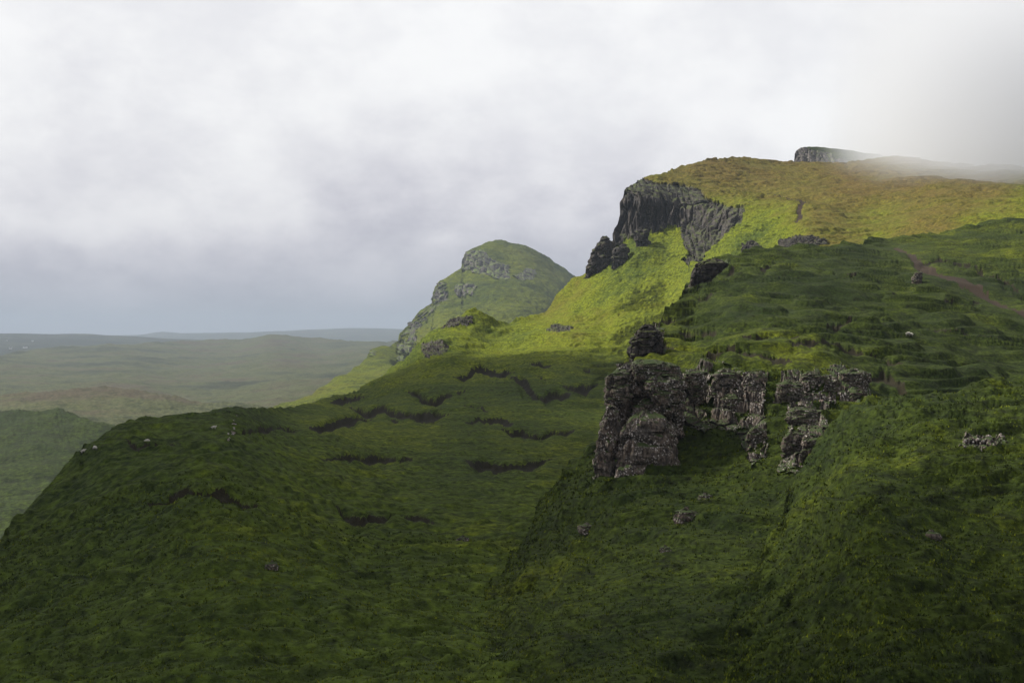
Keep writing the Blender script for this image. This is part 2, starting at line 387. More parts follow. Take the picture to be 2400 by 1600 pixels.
# broad undulation, hummocks and terracettes (world space)
amp = np.clip(Dp/900, .25, 1.15)
far = sstep(500, 900, Dp)
C.z(C.rough(60, 3, 1)*3.2*amp + C.rough((16, 16, 30), 3, 5, 'b')*1.9*amp)
C.z((C.rough((22, 8, 3.2), 3, 9)*1.5*far*sstep(700, 560, py) + C.rough((7, 4.5, 5), 3, 13, 'b')*(.7))*np.where(cl, .2, 1))
C.z(C.rough((11, 6, 8), 3, 15, 'r')*.9)
C.terrace(3.0, 19, 22, np.where(cl, 0, .85)*sstep(420, 800, Dp))
C.terrace(1.1, 29, 9, .8*sstep(520, 380, Dp))
C.z((C.rough((15, 10, 12), 3, 35)*1.5+C.rough((9, 6, 7), 2, 37, 'b')*.8)*sstep(420, 260, Dp))
# folds of the bowl: gullies running down the sunlit slope
fold = gnoise(np.stack([(B0[:, 0]*.8+B0[:, 1]*.35)/38, (B0[:, 1]*.7-B0[:, 0]*.3)/160, B0[:, 2]*0+.5], 1), 21)
C.z(fold*5.5*sstep(800, 950, Dp)*sstep(1180, 1060, Dp)*np.where(cl, 0, 1))
# cliff: buttresses and columns
lean = sstep(1600, 1690, px)*.75
ca = np.stack([(B0[:, 0]-lean*(B0[:, 2]-90))/9+B0[:, 1]/60, B0[:, 1]/90, B0[:, 2]/70], 1)
cb = np.stack([B0[:, 0]/3.4, B0[:, 1]/30, B0[:, 2]/16], 1)
lean = sstep(1600, 1690, px)*.75
uu = B0[:, 0]-lean*(B0[:, 2]-90)
w1 = worley(np.stack([uu/4.2, B0[:, 1]/60, B0[:, 2]/22], 1)[cl], 3)
d = np.zeros(len(px)); d[cl] = (fbm(ca[cl], 3, 25, ridge=True)*10 + fbm(cb[cl], 3, 27)*4.0 + (np.minimum(w1[1]-w1[0], .26)-.2)*17 + (w1[2]/255-.5)*5.0)
C.along((-.45, -.89, 0), d)
d2 = np.zeros(len(px)); m = out_rock
w2 = worley(np.stack([B0[:, 0]/2.6, B0[:, 1]/2.6, B0[:, 2]/4], 1)[m], 5); d2[m] = (np.minimum(w2[1]-w2[0], .4)-.1)*3.5+(w2[2]/255-.3)*2
C.along((-.3, -.6, .5), d2)
# peat hags: a steep dark lip facing the viewer, trough below it
hz = lambda L: [(600+a*.3401, 700+b*.3401) for a, b in L]
HAGS = [([(390,895),(560,855),(700,812),(820,790)],13),([(670,742),(830,768),(960,772),(1100,800),(1230,800),(1330,790)],12),([(530,725),(640,695),(725,685)],10),([(1060,655),(1150,675),(1230,688),(1330,668)],11),([(1370,543),(1470,533),(1500,496),(1620,493),(1700,512),(1770,497)],10),([(1780,535),(1850,575),(1880,622),(1930,687),(1990,687),(2040,648),(2160,650)],10),([(1860,462),(1950,457),(2050,462)],7),([(1950,527),(2060,532)],7),([(2110,592),(2200,607),(2330,607)],11),([(2220,467),(2330,492)],10),([(1460,857),(1560,828),(1680,818),(1750,842)],11),([(1700,892),(1840,932),(1980,937),(2050,908),(2200,912)],11),([(1440,742),(1500,757),(1580,772)],8),([(900,800),(1000,815)],9),([(1370,650),(1440,655)],6)]
HAGS = [(hz(L), w) for L, w in HAGS] + [([(560,1010),(640,1004),(700,1012)],9),([(300,1040),(350,1046),(420,1040)],8),([(760,1075),(860,1068),(960,1082)],14),([(1100,1085),(1200,1092),(1290,1080)],14),([(350,1180),(430,1150),(520,1158),(600,1185)],13),([(780,1190),(850,1215),(930,1200),(1010,1222)],14)]
peat = np.zeros(len(px), bool)
nz = gnoise(np.stack([px/38, py/38, px*0], 1), 31)*11+gnoise(np.stack([px/13, py/13, px*0], 1), 33)*4
for L, w in HAGS:
    x0, x1 = min(a for a, b in L)-20, max(a for a, b in L)+20
    k = (px > x0) & (px < x1) & (py > min(b for a, b in L)-40) & (py < max(b for a, b in L)+50)
    if not k.any(): continue
    dist, dy = polydist(px[k], py[k]+nz[k], L, 1.0)
    xx = px[k]; ends = sstep(0, 45, np.minimum(xx-x0, x1-xx)); ww = .62*w*(.25+.75*ends)*np.maximum(.4, 1+.9*gnoise(np.stack([xx/40, xx*0, xx*0+w], 1), 2))
    near = dist < ww*3.2
    prof = np.where(dy < 0, sstep(-ww*1.1, -ww*.1, dy), sstep(ww*3.0, ww*.1, dy))*near*ends
    dz = np.zeros(len(px)); dz[k] = -prof*ww*scale_m[k]*2.0; C.z(dz)
    pm = near & (dy > -ww*.75) & (dy < ww*.35) & (ends > .12)
    kk = np.where(k)[0]; peat[kk[pm]] = True
# trail over the plateau
trail = [(1795,456),(1830,462),(1851,468),(1884,484),(1871,497),(1878,510),(1866,524)]
dist, dy = polydist(px+nz*.6, py+nz*.3, trail, 2.0); tr = dist < 7+3*gnoise(np.stack([px/9, py/9, px*0], 1), 3)
C.z(-1.0*tr)
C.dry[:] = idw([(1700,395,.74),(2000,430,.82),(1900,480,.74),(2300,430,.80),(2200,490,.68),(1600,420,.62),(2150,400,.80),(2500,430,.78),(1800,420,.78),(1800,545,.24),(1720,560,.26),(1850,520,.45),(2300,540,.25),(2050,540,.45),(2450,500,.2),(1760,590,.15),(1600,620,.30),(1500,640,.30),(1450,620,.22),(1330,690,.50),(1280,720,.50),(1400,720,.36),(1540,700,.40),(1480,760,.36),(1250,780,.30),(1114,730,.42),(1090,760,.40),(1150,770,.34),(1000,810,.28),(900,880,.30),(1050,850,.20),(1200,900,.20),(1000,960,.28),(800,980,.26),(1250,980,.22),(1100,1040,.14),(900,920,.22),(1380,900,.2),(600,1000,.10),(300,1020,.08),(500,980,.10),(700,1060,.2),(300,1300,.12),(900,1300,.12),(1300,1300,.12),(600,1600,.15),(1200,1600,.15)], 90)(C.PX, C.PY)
C.bare = peat | cl | out_rock
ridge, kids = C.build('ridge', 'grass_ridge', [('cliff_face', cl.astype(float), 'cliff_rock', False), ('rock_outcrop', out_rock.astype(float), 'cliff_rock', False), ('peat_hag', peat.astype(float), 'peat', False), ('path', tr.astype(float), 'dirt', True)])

# ------------------------------------------------------------------ E: the near hillside on the right, with its broken edge
E_top = [(1120,1450),(1150,1385),(1182,1352),(1200,1290),(1238,1248),(1262,1180),(1312,1140),(1335,1085),(1366,1055),(1402,1013),(1418,965),(1432,910),(1448,874),(1464,844),(1478,812),(1492,784),(1508,766),(1530,751),(1556,736),(1583,717),(1600,694),(1612,668),(1624,642),(1640,618),(1660,605),(1683,599),(1734,591),(1772,585),(1810,582),(1861,578),(1900,575),(1940,574),(2017,567),(2068,564),(2130,556),(2210,542),(2300,525),(2400,508),(2600,480),(3050,440)]
E_bot = [(1120,1720),(3050,1720)]
E_ctrl = [(1200,1270,200),(1366,1055,225),(1402,1013,232),(1432,910,245),(1479,830,255),(1494,775,275),(1530,751,292),(1583,717,330),(1612,668,362),(1640,618,408),(1734,591,440),(1810,582,460),(1900,575,490),(2017,567,540),(2068,564,570),(2210,542,610),(2400,508,650),(2500,495,660),(2950,455,690),(2950,700,400),(2950,900,265),(2950,1200,156),(2950,1680,92),
 (1600,760,285),(1700,680,335),(1700,760,275),(1560,800,258),(1550,850,238),(1650,830,243),(1800,640,375),(1850,720,300),(1850,800,245),(1900,850,222),(2000,650,370),(2000,740,300),(2000,820,250),(2000,880,222),(2100,600,470),(2200,640,410),(2200,740,320),(2200,830,265),(2150,900,228),(2400,600,480),(2400,700,370),(2400,800,300),(2400,880,262),(2300,920,235),
 (1500,900,226),(1500,1060,205),(1650,870,222),(1650,950,212),(1650,1060,198),(1750,870,215),(1750,960,207),(1750,1060,194),(1850,890,210),(1850,950,203),(1900,1060,188),(2000,930,208),(2000,1000,192),(2100,1000,190),(2300,1050,180),(1400,1120,200),(1450,1200,180),(1700,1200,172),(2000,1200,158),(2400,1200,150),(1300,1450,130),(1300,1680,98),(1700,1400,130),(1700,1680,96),(2100,1400,122),(2400,1680,90)]
E = Patch(E_top, E_bot, E_ctrl, 660, 560, (1125, 3000), tw=1.3, dens=[(1125,.8),(1450,1.2),(2050,1.1),(2440,.8),(2480,.35),(3000,.35)], back=(60, 45), crest_w=5)
px, py = E.px(); B0 = E.bf().copy(); Dp = E.bf()[:, 1]; sm = Dp/F
wob = gnoise(np.stack([px/12, py/12, px*0], 1), 4)*7 + gnoise(np.stack([px/4.5, py/4.5, px*0], 1), 6)*4
pathL = [(2098,570),(2119,581),(2139,598),(2150,612),(2190,632),(2234,650),(2285,670),(2336,696),(2420,735)]
wid = np.interp(px, [2098,2140,2180,2240,2300,2400], [3,9,17,12,9,11])
dist, dy = polydist(px, py-6, pathL, 1.6); pth = dist < wid+wob*.9
E.z(-.5*sstep(6, -4, dist-wid))
off_path = sstep(0, 45, dist-wid)
sz = np.clip(Dp/260, .6, 1.35)
E.z(E.rough(30, 3, 45)*2.6*sz + (E.rough((14, 8, 10), 2, 41)*2.2*sz + E.rough((16, 9, 5), 3, 43, 'r')*1.3*sz + E.rough((8, 4.6, 5), 2, 47, 'b')*.45*sz)*(.1+.9*off_path))
E.terrace(2.0, 53, 14, .95*off_path)
wob = gnoise(np.stack([px/12, py/12, px*0], 1), 4)*7 + gnoise(np.stack([px/4.5, py/4.5, px*0], 1), 6)*4
# eroded dark brows: lips of turf with bare earth under them
BROWS = [([(1575,705),(1600,690),(1625,680)],6),([(1625,712),(1655,700),(1672,690)],9),([(1500,770),(1540,748),(1580,742)],10),([(1590,778),(1640,776),(1686,772)],13),([(1740,805),(1800,798),(1870,806)],9),([(1940,772),(1990,764)],10),([(1700,640),(1725,628),(1760,622)],7),([(1780,640),(1820,628)],8),([(1850,822),(1960,815),(2060,838),(2110,858)],9),([(1660,860),(1720,838),(1790,838),(1850,852)],13),([(2010,880),(2070,878),(2110,900),(2120,915)],15),([(2050,752),(2127,765),(2218,783),(2297,799),(2410,819)],6),([(1900,650),(1960,645),(2010,652)],6),([(2060,700),(2120,690)],6),([(2210,720),(2300,715)],6),([(2150,620),(2200,612),(2270,628),(2340,655),(2410,700)],7),([(1500,815),(1540,800),(1580,812)],10)]
soil = np.zeros(len(px), bool)
for L, w in BROWS:
    x0, x1 = min(a for a, b in L)-14, max(a for a, b in L)+14
    k = (px > x0) & (px < x1) & (py > min(b for a, b in L)-40) & (py < max(b for a, b in L)+50)
    dist, dy = polydist(px[k], py[k]+wob[k]*.6, L, 1.0)
    xx = px[k]; ends = sstep(0, 30, np.minimum(xx-x0, x1-xx)); ww = .7*w*(.3+.7*ends)*(1+.6*gnoise(np.stack([xx/24, xx*0, xx*0+w], 1), 2))
    near = dist < ww*3.2
    prof = np.where(dy < 0, sstep(-ww*1.1, -ww*.2, dy), sstep(ww*2.8, ww*.1, dy))*near*ends
    dz = np.zeros(len(px)); dz[k] = -prof*ww*sm[k]*1.2; E.z(dz)
    pm = near & (dy > -ww*.7) & (dy < ww*.2) & (ends > .15); kk = np.where(k)[0]; soil[kk[pm]] = True
rockpolys = [[(1622,680),(1619,650),(1634,622),(1655,612),(1690,606),(1712,612),(1700,628),(1668,645),(1650,668)],
             [(1478,845),(1480,800),(1492,776),(1510,765),(1545,760),(1560,775),(1555,800),(1560,830),(1520,842)],
             [(1606,880),(1680,862),(1760,868),(1800,880),(1790,960),(1800,1060),(1760,1090),(1720,1000),(1680,1000),(1640,1010),(1600,990)],
             [(1815,950),(1825,890),(1860,872),(1930,862),(2000,864),(2035,885),(2050,925),(2010,945),(1960,950),(1920,960),(1950,1000),(1935,1060),(1950,1130),(1820,1130),(1840,1040),(1860,970)]]
rk = np.zeros(len(px), bool)
for q in rockpolys: rk |= inpoly(px+wob, py+wob*.7, q)
rk &= ~(fbm(np.stack([B0[:, 0]/3.5, B0[:, 1]/3.5, B0[:, 2]/2.2], 1), 3, 61) > .22)
d = np.zeros(len(px)); w1 = worley(np.stack([B0[:, 0]/2.0, B0[:, 1]/3.2, B0[:, 2]/2.8], 1)[rk], 7); w2 = worley((B0/.55)[rk], 8)
d[rk] = (np.minimum(w1[1]-w1[0], .2)-.15)*3.4+(w1[2]/255-.45)*1.2+(np.minimum(w2[1]-w2[0], .3)-.15)*.8+.35
E.along((-.25, -.9, .2), d)
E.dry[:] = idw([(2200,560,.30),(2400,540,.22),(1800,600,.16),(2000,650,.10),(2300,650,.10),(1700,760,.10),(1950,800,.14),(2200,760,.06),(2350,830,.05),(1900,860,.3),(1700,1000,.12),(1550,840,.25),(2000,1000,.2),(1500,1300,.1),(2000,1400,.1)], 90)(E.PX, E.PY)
E.bare = rk | pth | soil
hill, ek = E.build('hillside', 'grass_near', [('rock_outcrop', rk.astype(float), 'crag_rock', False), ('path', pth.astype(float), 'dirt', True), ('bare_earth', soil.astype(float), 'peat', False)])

# ------------------------------------------------------------------ F: the nearest bank, lower right
F_top = [(1690,1520),(1715,1420),(1765,1365),(1785,1280),(1835,1215),(1850,1130),(1892,1090),(1905,1052),(1940,1010),(1972,978),(2010,962),(2048,950),(2100,943),(2166,932),(2244,914),(2323,898),(2400,887),(2600,862),(3050,835)]
F_ctrl = [(1715,1420,124),(1785,1280,148),(1850,1130,172),(1940,1010,183),(2048,950,178),(2166,932,172),(2323,898,180),(2500,872,190),(2150,980,155),(2300,970,158),(2000,1020,160),(2100,1080,142),(2300,1060,140),(2400,1000,152),(2000,1200,118),(2300,1200,120),(1850,1400,112),(2300,1400,98),(1900,1680,76),(2400,1680,74),(2950,845,200),(2950,1000,158),(2950,1200,122),(2950,1680,74)]
Fp = Patch(F_top, [(1700,1720),(3050,1720)], F_ctrl, 380, 290, (1705, 3000), dens=[(1705,1),(2440,1),(2480,.4),(3000,.4)], back=(40, 28), crest_w=14)
px, py = Fp.px(); B0 = Fp.bf().copy(); sm = B0[:, 1]/F
Fp.z(Fp.rough(18, 3, 71)*1.6 + Fp.rough((7, 4.4, 5), 3, 73)*1.3 + Fp.rough((3.4, 2.2, 2.4), 2, 75, 'b')*.2
     + fbm(np.stack([(B0[:, 0]+B0[:, 1]*.6)/14, (B0[:, 1]-B0[:, 0]*.5)/5, B0[:, 2]/3], 1), 2, 79, ridge=True)*1.1)
Fp.terrace(1.3, 57, 8, .9)
wob = gnoise(np.stack([px/12, py/12, px*0], 1), 4)*8 + gnoise(np.stack([px/4.5, py/4.5, px*0], 1), 6)*4
rk = inpoly(px+wob, py+wob, [(2245,1062),(2255,1030),(2290,1012),(2350,1010),(2362,1035),(2330,1052),(2290,1066)])
d = np.zeros(len(px)); w1 = worley((B0/np.array([.9, 1.2, .9]))[rk], 7); d[rk] = (np.minimum(w1[1]-w1[0], .35)-.12)*1.6+(w1[2]/255-.4)*.8
Fp.along((-.2, -.85, .4), d)
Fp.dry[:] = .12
Fp.bare = rk
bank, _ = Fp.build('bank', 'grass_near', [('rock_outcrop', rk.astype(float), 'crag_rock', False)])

# ------------------------------------------------------------------ tussocks of coarse grass on the near slopes
grass_mat('grass_blade', unit=.8, gain=.85, bump=0, streak=.15)
def tussocks(patches, n):
    Vs, Fs, Ds = [], [], []; off = 0
    for pt, share in patches:
        A = pt.P[pt.nb+1:].reshape(-1, 3); nn = int(n*share)
        ok = np.where(A[:, 1] < 215)[0]; pick = ok[RNG.randint(0, len(ok), nn)]
        bare = pt.bare.reshape(pt.nr, pt.nc)[pt.nb+1:].ravel()[pick]; pick = pick[~bare]; nn = len(pick)
        c = A[pick]; dr = pt.dry[pt.nb+1:].ravel()[pick]+RNG.uniform(-.1, .22, nn)
        for b in range(5):
            th = RNG.uniform(0, 2*math.pi, nn); h = RNG.uniform(.15, .42, nn)*np.clip(c[:, 1]/170, .8, 1.6); ln = RNG.uniform(.1, .9, nn)*h; w = RNG.uniform(.05, .12, nn)*np.clip(c[:, 1]/170, .8, 1.8)
            dx, dy = np.cos(th), np.sin(th); z0 = c[:, 2]-.06
            base = np.stack([c[:, 0]+RNG.uniform(-.25, .25, nn), c[:, 1]+RNG.uniform(-.25, .25, nn), z0], 1)
            Vs.append(np.stack([base+np.stack([-dy*w, dx*w, 0*w], 1), base+np.stack([dy*w, -dx*w, 0*w], 1), base+np.stack([dx*ln, dy*ln, h], 1)], 1).reshape(-1, 3))
            Ds.append(np.repeat(dr, 3)); Fs.append(np.arange(nn*3).reshape(-1, 3)+off); off += nn*3
    o = mesh_obj('tussock_grass', np.concatenate(Vs), np.concatenate(Fs), 'grass_blade', None, False, {'dry': np.concatenate(Ds)})
    finish_obj(o, 'coarse tussock grass covering the near slopes', 'grass', 'stuff')
tussocks([(C, .36), (E, .34), (Fp, .30)], 40000)

# ------------------------------------------------------------------ B: the far steep hill with its cliff band, and the pale foot ridge
B_top = [(560,985),(650,957),(712,928),(763,904),(804,877),(838,856),(858,836),(870,820),(888,816),(906,812),(928,803),(940,791),(963,763),(979,737),(994,717),(1017,696),(1022,679),(1033,659),(1055,645),(1081,626),(1084,612),(1091,592),(1106,583),(1139,568),(1162,562),(1185,564),(1200,569),(1234,576),(1259,589),(1277,598),(1297,612),(1323,629),(1352,650),(1400,690),(1500,760)]
B_bot = [(560,1050),(700,1010),(850,960),(960,880),(1060,800),(1120,780),(1200,800),(1300,760),(1400,740),(1500,800)]
B_ctrl = [(560,985,1150),(650,957,1250),(763,904,1400),(838,856,1520),(888,816,1640),(930,803,1780),(979,737,1900),(1022,679,1960),(1055,645,1990),(1084,612,2020),(1106,583,2060),(1162,562,2110),(1234,576,2130),(1297,612,2160),(1352,650,2180),(1400,690,2180),(1130,600,2010),(1180,640,1960),(1240,650,1950),(1090,640,1985),(1150,690,1860),(1080,700,1880),(1050,740,1820),(1000,770,1830),(960,820,1720),(1170,740,1760),(1250,700,1850),(1310,680,1960),(920,850,1500),(870,870,1440),(800,910,1300),(750,950,1200),(1000,830,1650),(1300,760,1800),(1160,800,1680)]
B_ctrl = [(a, b, d*2.5-1500) for a, b, d in B_ctrl]
Bp = Patch(B_top, B_bot, B_ctrl, 520, 210, (570, 1490), dens=[(570,.6),(900,1.2),(1300,1.3),(1490,.6)], back=(380, 250), crest_w=1.2)
px, py = Bp.px(); B0 = Bp.bf().copy()/1.8; up = 1.8
wob = gnoise(np.stack([px/11, py/11, px*0], 1), 4)*6 + gnoise(np.stack([px/4, py/4, px*0], 1), 6)*3.5
bands = [[(1083,630),(1086,600),(1094,590),(1110,586),(1135,590),(1155,608),(1175,614),(1198,626),(1192,662),(1165,656),(1140,646),(1110,640)],[(1205,650),(1215,640),(1235,628),(1255,632),(1262,645),(1240,655),(1220,658)],[(1016,700),(1022,678),(1035,660),(1050,672),(1052,698),(1035,702)],[(1070,690),(1075,672),(1100,675),(1120,680),(1108,694),(1085,698)],[(960,782),(975,760),(995,762),(985,780)],[(928,848),(938,812),(952,785),(966,765),(984,742),(1004,720),(1022,700),(1036,706),(1012,744),(988,782),(962,822),(944,844)],[(862,830),(872,819),(888,817),(882,826)]]
rk = np.zeros(len(px), bool)
for q in bands: rk |= inpoly(px+wob, py+wob*.8, q)
rk &= ~((fbm(B0/16, 3, 63) > .12) & (px < 1060))
Bp.z(up*(fbm(B0/110, 3, 81)*7*np.clip((py-570)/60, 0, 1) + (fbm(B0/26, 3, 83)*4.0 + Bp.rough(14, 3, 85)*2.4)*(.35+.65*sstep(900, 960, px))))
gul = gnoise(np.stack([(B0[:, 0]*.7+B0[:, 1]*.5)/45, (B0[:, 1]-B0[:, 0])/400, B0[:, 2]/300], 1), 87)
Bp.n(up*gul*15*sstep(620, 700, py)*sstep(1250, 1120, px)*sstep(900, 960, px))
d = np.zeros(len(px)); w1 = worley(np.stack([B0[:, 0]/7, B0[:, 1]/60, B0[:, 2]/24], 1)[rk], 7); d[rk] = (np.minimum(w1[1]-w1[0], .4)-.15)*16+(w1[2]/255-.3)*7+fbm((B0/9)[rk], 2, 5)*5
Bp.along((-.4, -.9, .1), d*up)
Bp.dry[:] = .32
Bp.dry += .05*sstep(840, 900, Bp.PY)
fh, _ = Bp.build('hill', 'grass_far', [('cliff_face', rk.astype(float), 'far_rock', False)])

# ------------------------------------------------------------------ D: the summit behind the plateau, running up into the cloud
D1 = Patch([(1855,395),(1861,380),(1862,364),(1868,353),(1878,346),(1900,346),(1950,347),(2010,354),(2060,363),(2100,374),(2200,390),(2600,400)], [(1855,400),(1870,440),(2600,490)], [(1861,380,1650),(1878,346,1660),(1950,347,1680),(2100,352,1720),(2400,348,1800),(1880,420,1620),(2100,420,1600),(2400,420,1650),(1950,378,1640)], 220, 60, (1857, 2590), back=(200, 80), crest_w=1)
px, py = D1.px(); B0 = D1.bf().copy()
wob = gnoise(np.stack([px/10, py/10, px*0], 1), 4)*5
rk = inpoly(px+wob, py+wob*.6, [(1850,392),(1858,350),(1885,342),(1900,352),(1950,358),(1955,372),(1990,374),(1985,384),(1930,384)])
D1.z(fbm(B0/40, 3, 91)*3 + fbm(B0/9, 2, 93)*1.0)
d = np.zeros(len(px)); w1 = worley(np.stack([B0[:, 0]/7, B0[:, 1]/60, B0[:, 2]/22], 1)[rk], 7); d[rk] = (np.minimum(w1[1]-w1[0], .4)-.15)*9+(w1[2]/255-.3)*4
D1.along((-.4, -.9, .1), d); D1.dry[:] = .12
D1.build('summit', 'grass_far', [('cliff_face', rk.astype(float), 'far_rock', False)])
# ------------------------------------------------------------------ A: the low moor, the hills on it and the blue distance
def moor(name, top, bot, ctrl, nx, nt, xr, back, waves, dry, crest_w=6, mat='moor_grass', far=1.3):
    p = Patch(top, bot, [(a, b, d*far) for a, b, d in ctrl], nx, nt, xr, back=back, crest_w=crest_w); b = p.bf().copy()
    for wl, a, sd in waves: p.z(fbm(b*np.array([1, 1, .3])/wl, 3, sd)*a)
    p.dry[:] = idw(dry, 120)(p.PX, p.PY)
    o, _ = p.build(name, mat); return p
near_moor = moor('moor', [(-300,940),(0,926),(120,916),(200,910),(240,908),(330,918),(450,935),(600,950),(720,966),(900,985),(1200,1000)], [(-300,1500),(1200,1500)],
     [(-300,940,1500),(0,926,1480),(240,908,1500),(450,935,1420),(720,966,1350),(1100,1000,1300),(0,1000,1150),(250,1000,1150),(0,1100,850),(300,1060,980),(700,1050,1000),(0,1400,500),(600,1400,500)], 420, 190, (-290, 1000), (500, 60), [(220,11,101),(60,6.5,103),(18,3.2,105),(6,1.0,107)],
     [(0,930,.65),(130,935,.7),(240,930,.65),(450,960,.55),(100,1000,.4),(250,1040,.4),(50,1050,.4),(600,960,.4),(330,990,.45)], 3)
moor('hillock', [(-300,985),(0,964),(60,962),(100,962),(132,953),(150,960),(185,972),(240,988),(300,1012),(340,1040),(400,1090)], [(-300,1500),(400,1500)],
     [(0,964,980),(132,953,960),(240,988,900),(340,1040,860),(0,1050,800),(200,1050,800),(-200,1000,960),(0,1180,620),(300,1180,640),(0,1480,420),(300,1480,420)], 260, 110, (-290, 395), (150, 45), [(60,5,111),(18,3.2,113),(5,1.2,115)],
     [(0,970,.04),(130,960,.14),(60,1000,.0),(200,1020,.08),(300,1050,.14)], 2, mat='grass_far')
mid_moor = moor('moor', [(-400,850),(0,832),(60,824),(130,816),(250,808),(350,803),(480,800),(560,797),(600,789),(632,784),(680,787),(740,794),(830,799),(950,800),(1200,802),(1800,806)], [(-400,1000),(1800,1000)],
     [(-400,850,4200),(0,832,4000),(130,816,4600),(350,803,5200),(560,797,5600),(632,784,5600),(740,794,5800),(950,800,6200),(1700,806,6500),(0,880,2900),(300,870,3100),(700,860,3300),(900,870,2900),(0,990,1500),(400,990,1550),(900,990,1500),(1700,990,1500)], 420, 150, (-390, 1780), (1500, 120), [(700,24,121),(220,14,123),(60,7,125)],
     [(0,850,.42),(600,850,.45)], 8)
far_ridge = moor('far_ridge', [(-600,778),(0,781),(120,782),(180,782),(230,784),(330,788),(400,792),(520,796),(700,800),(1300,805)], [(-600,850),(1300,850)],
     [(-600,778,9000),(0,781,9000),(330,788,9500),(700,800,10000),(1300,805,10000),(0,812,7000),(0,840,5600),(400,840,6200),(1200,840,6500)], 220, 50, (-590, 1280), (2500, 150), [(900,22,131),(260,7,133)], [(0,800,.05),(400,800,.1)], 10, far=1.15)
moor('distant_hill', [(-900,786),(100,786),(330,784),(385,776),(420,781),(600,778),(700,771),(800,769),(950,771),(1200,774),(2000,778),(3200,780)], [(-900,815),(3200,815)],
     [(-900,786,17000),(385,777,16000),(800,769,15000),(1200,774,15000),(3200,780,16000),(-900,812,11500),(1200,812,11500),(3200,812,12000)], 200, 30, (-890, 3190), (3000, 150), [(2500,40,141),(600,10,143)], [(0,790,.2),(900,790,.2)], 14)
# one ground sheet under everything, out to the horizon
def ground():
    na, nr = 120, 70
    ang = np.linspace(-1.0, 1.0, na); r = np.exp(np.linspace(math.log(60), math.log(36000), nr))
    A, R = np.meshgrid(ang, r); X = np.sin(A)*R; Y = np.cos(A)*R
    Z = -np.interp(R, [60, 300, 900, 1500, 3000, 36000], [75, 130, 190, 220, 260, 330])
    V = np.stack([X, Y, Z], -1).reshape(-1, 3); V[:, 2] += fbm(V/900, 3, 151)*10
    o = mesh_obj('ground', V, grid_faces(nr, na)[:, ::-1], 'moor_grass', attrs={'dry': np.full(len(V), .4)}); finish_obj(o, None, None, 'structure')
ground()

# ------------------------------------------------------------------ rocks: each a closed solid
def rock_lump(name, rows, depth, mat, parent=None, seed=0, nring=56, nrow=48, ratio=.7, expo=4.5, cell=1.6, amp=1.0, fine=.35, lean=0.0, flat_faces=True):
    """A closed block of stone. rows: (py, x_left, x_right) down the block in the photograph, at the given distance; real thickness."""
    r = np.array(rows, float); ys = np.linspace(r[0, 0], r[-1, 0], nrow); s = depth/F
    xl = np.interp(ys, r[:, 0], r[:, 1]); xr = np.interp(ys, r[:, 0], r[:, 2])
    th = np.linspace(0, 2*math.pi, nring, endpoint=False); e = 2.0/expo
    cx = np.sign(np.cos(th))*np.abs(np.cos(th))**e; cyy = np.sign(np.sin(th))*np.abs(np.sin(th))**e
    w = (xr-xl)/2*s; xc = ((xl+xr)/2-1200)*s; z = (HY-ys)*s
    k = np.linspace(0, 1, nrow)[:, None]
    wmax = w.max()*ratio
    X = xc[:, None]+w[:, None]*cx[None]; Y = depth+np.minimum(w*ratio, wmax)[:, None]*cyy[None]+lean*(1-k); Z = np.repeat(z[:, None], nring, 1)
    V = np.stack([X, Y, Z], -1).reshape(-1, 3)
    nr_ = np.stack([np.repeat(cx[None], nrow, 0), np.repeat(cyy[None], nrow, 0), X*0], -1).reshape(-1, 3); nr_ /= np.linalg.norm(nr_, axis=1)[:, None]
    # round the top shoulder
    tz = sstep(0, .14, np.repeat(k, nring, 1)).reshape(-1)
    cen = np.stack([np.repeat(xc[:, None], nring, 1), X*0+depth, Z], -1).reshape(-1, 3)
    V = cen+(V-cen)*(.80+.20*tz)[:, None]
    sc = np.array([cell, cell, cell*1.35])
    f1, f2, cid = worley(V/sc, seed); g1, g2, gid = worley(V/(sc*.42), seed+3)
    pl = _G[cid]; pp = ((V/sc)-np.floor(V/sc)-.5)*pl; pp = pp.sum(1)
    dsp = (np.minimum(f2-f1, .16)-.12)*3.6*cell*.55 + (cid/255-.5)*cell*.55 + pp*cell*.30 + (np.minimum(g2-g1, .16)-.1)*cell*.5 + (gid/255-.5)*cell*.2 + fbm(V/(cell*.35), 3, seed+5)*fine*cell*.28
    V = V+nr_*(dsp*amp)[:, None]; V[:, 2] += fbm(V/(cell*.8), 2, seed+9)*cell*.12*amp
    i = np.arange(nrow*nring).reshape(nrow, nring); j = np.roll(i, -1, 1)
    f = np.stack([i[:-1], i[1:], j[1:], j[:-1]], -1).reshape(-1, 4)
    tc = V[:nring].mean(0)+np.array([0, 0, .12*cell]); bc = V[-nring:].mean(0); n0 = len(V)
    mid = (V[:nring]+tc)/2+np.array([0, 0, .1*cell])+RNG.normal(size=(nring, 3))*.05*cell
    V = np.concatenate([V, mid, [tc], [bc]])
    m0 = n0+np.arange(nring); m1 = np.roll(m0, -1); t0 = np.arange(nring); t1 = np.roll(t0, -1); b0 = (nrow-1)*nring+np.arange(nring); b1 = np.roll(b0, -1)
    f = np.concatenate([f, np.stack([m0, t0, t1, m1], -1), np.stack([np.full(nring, n0+nring), m0, m1, m1], -1), np.stack([b0, np.full(nring, n0+nring+1), np.full(nring, n0+nring+1), b1], -1)])
    me = bpy.data.meshes.new(name)
    me.from_pydata([tuple(v) for v in V], [], [tuple(dict.fromkeys(q)) for q in f.tolist()]); me.materials.append(MATS[mat])
    me.polygons.foreach_set('use_smooth', np.full(len(me.polygons), False)); me.update()
    o = bpy.data.objects.new(name, me); COL.objects.link(o)
    if parent is not None: o.parent = parent
    return o
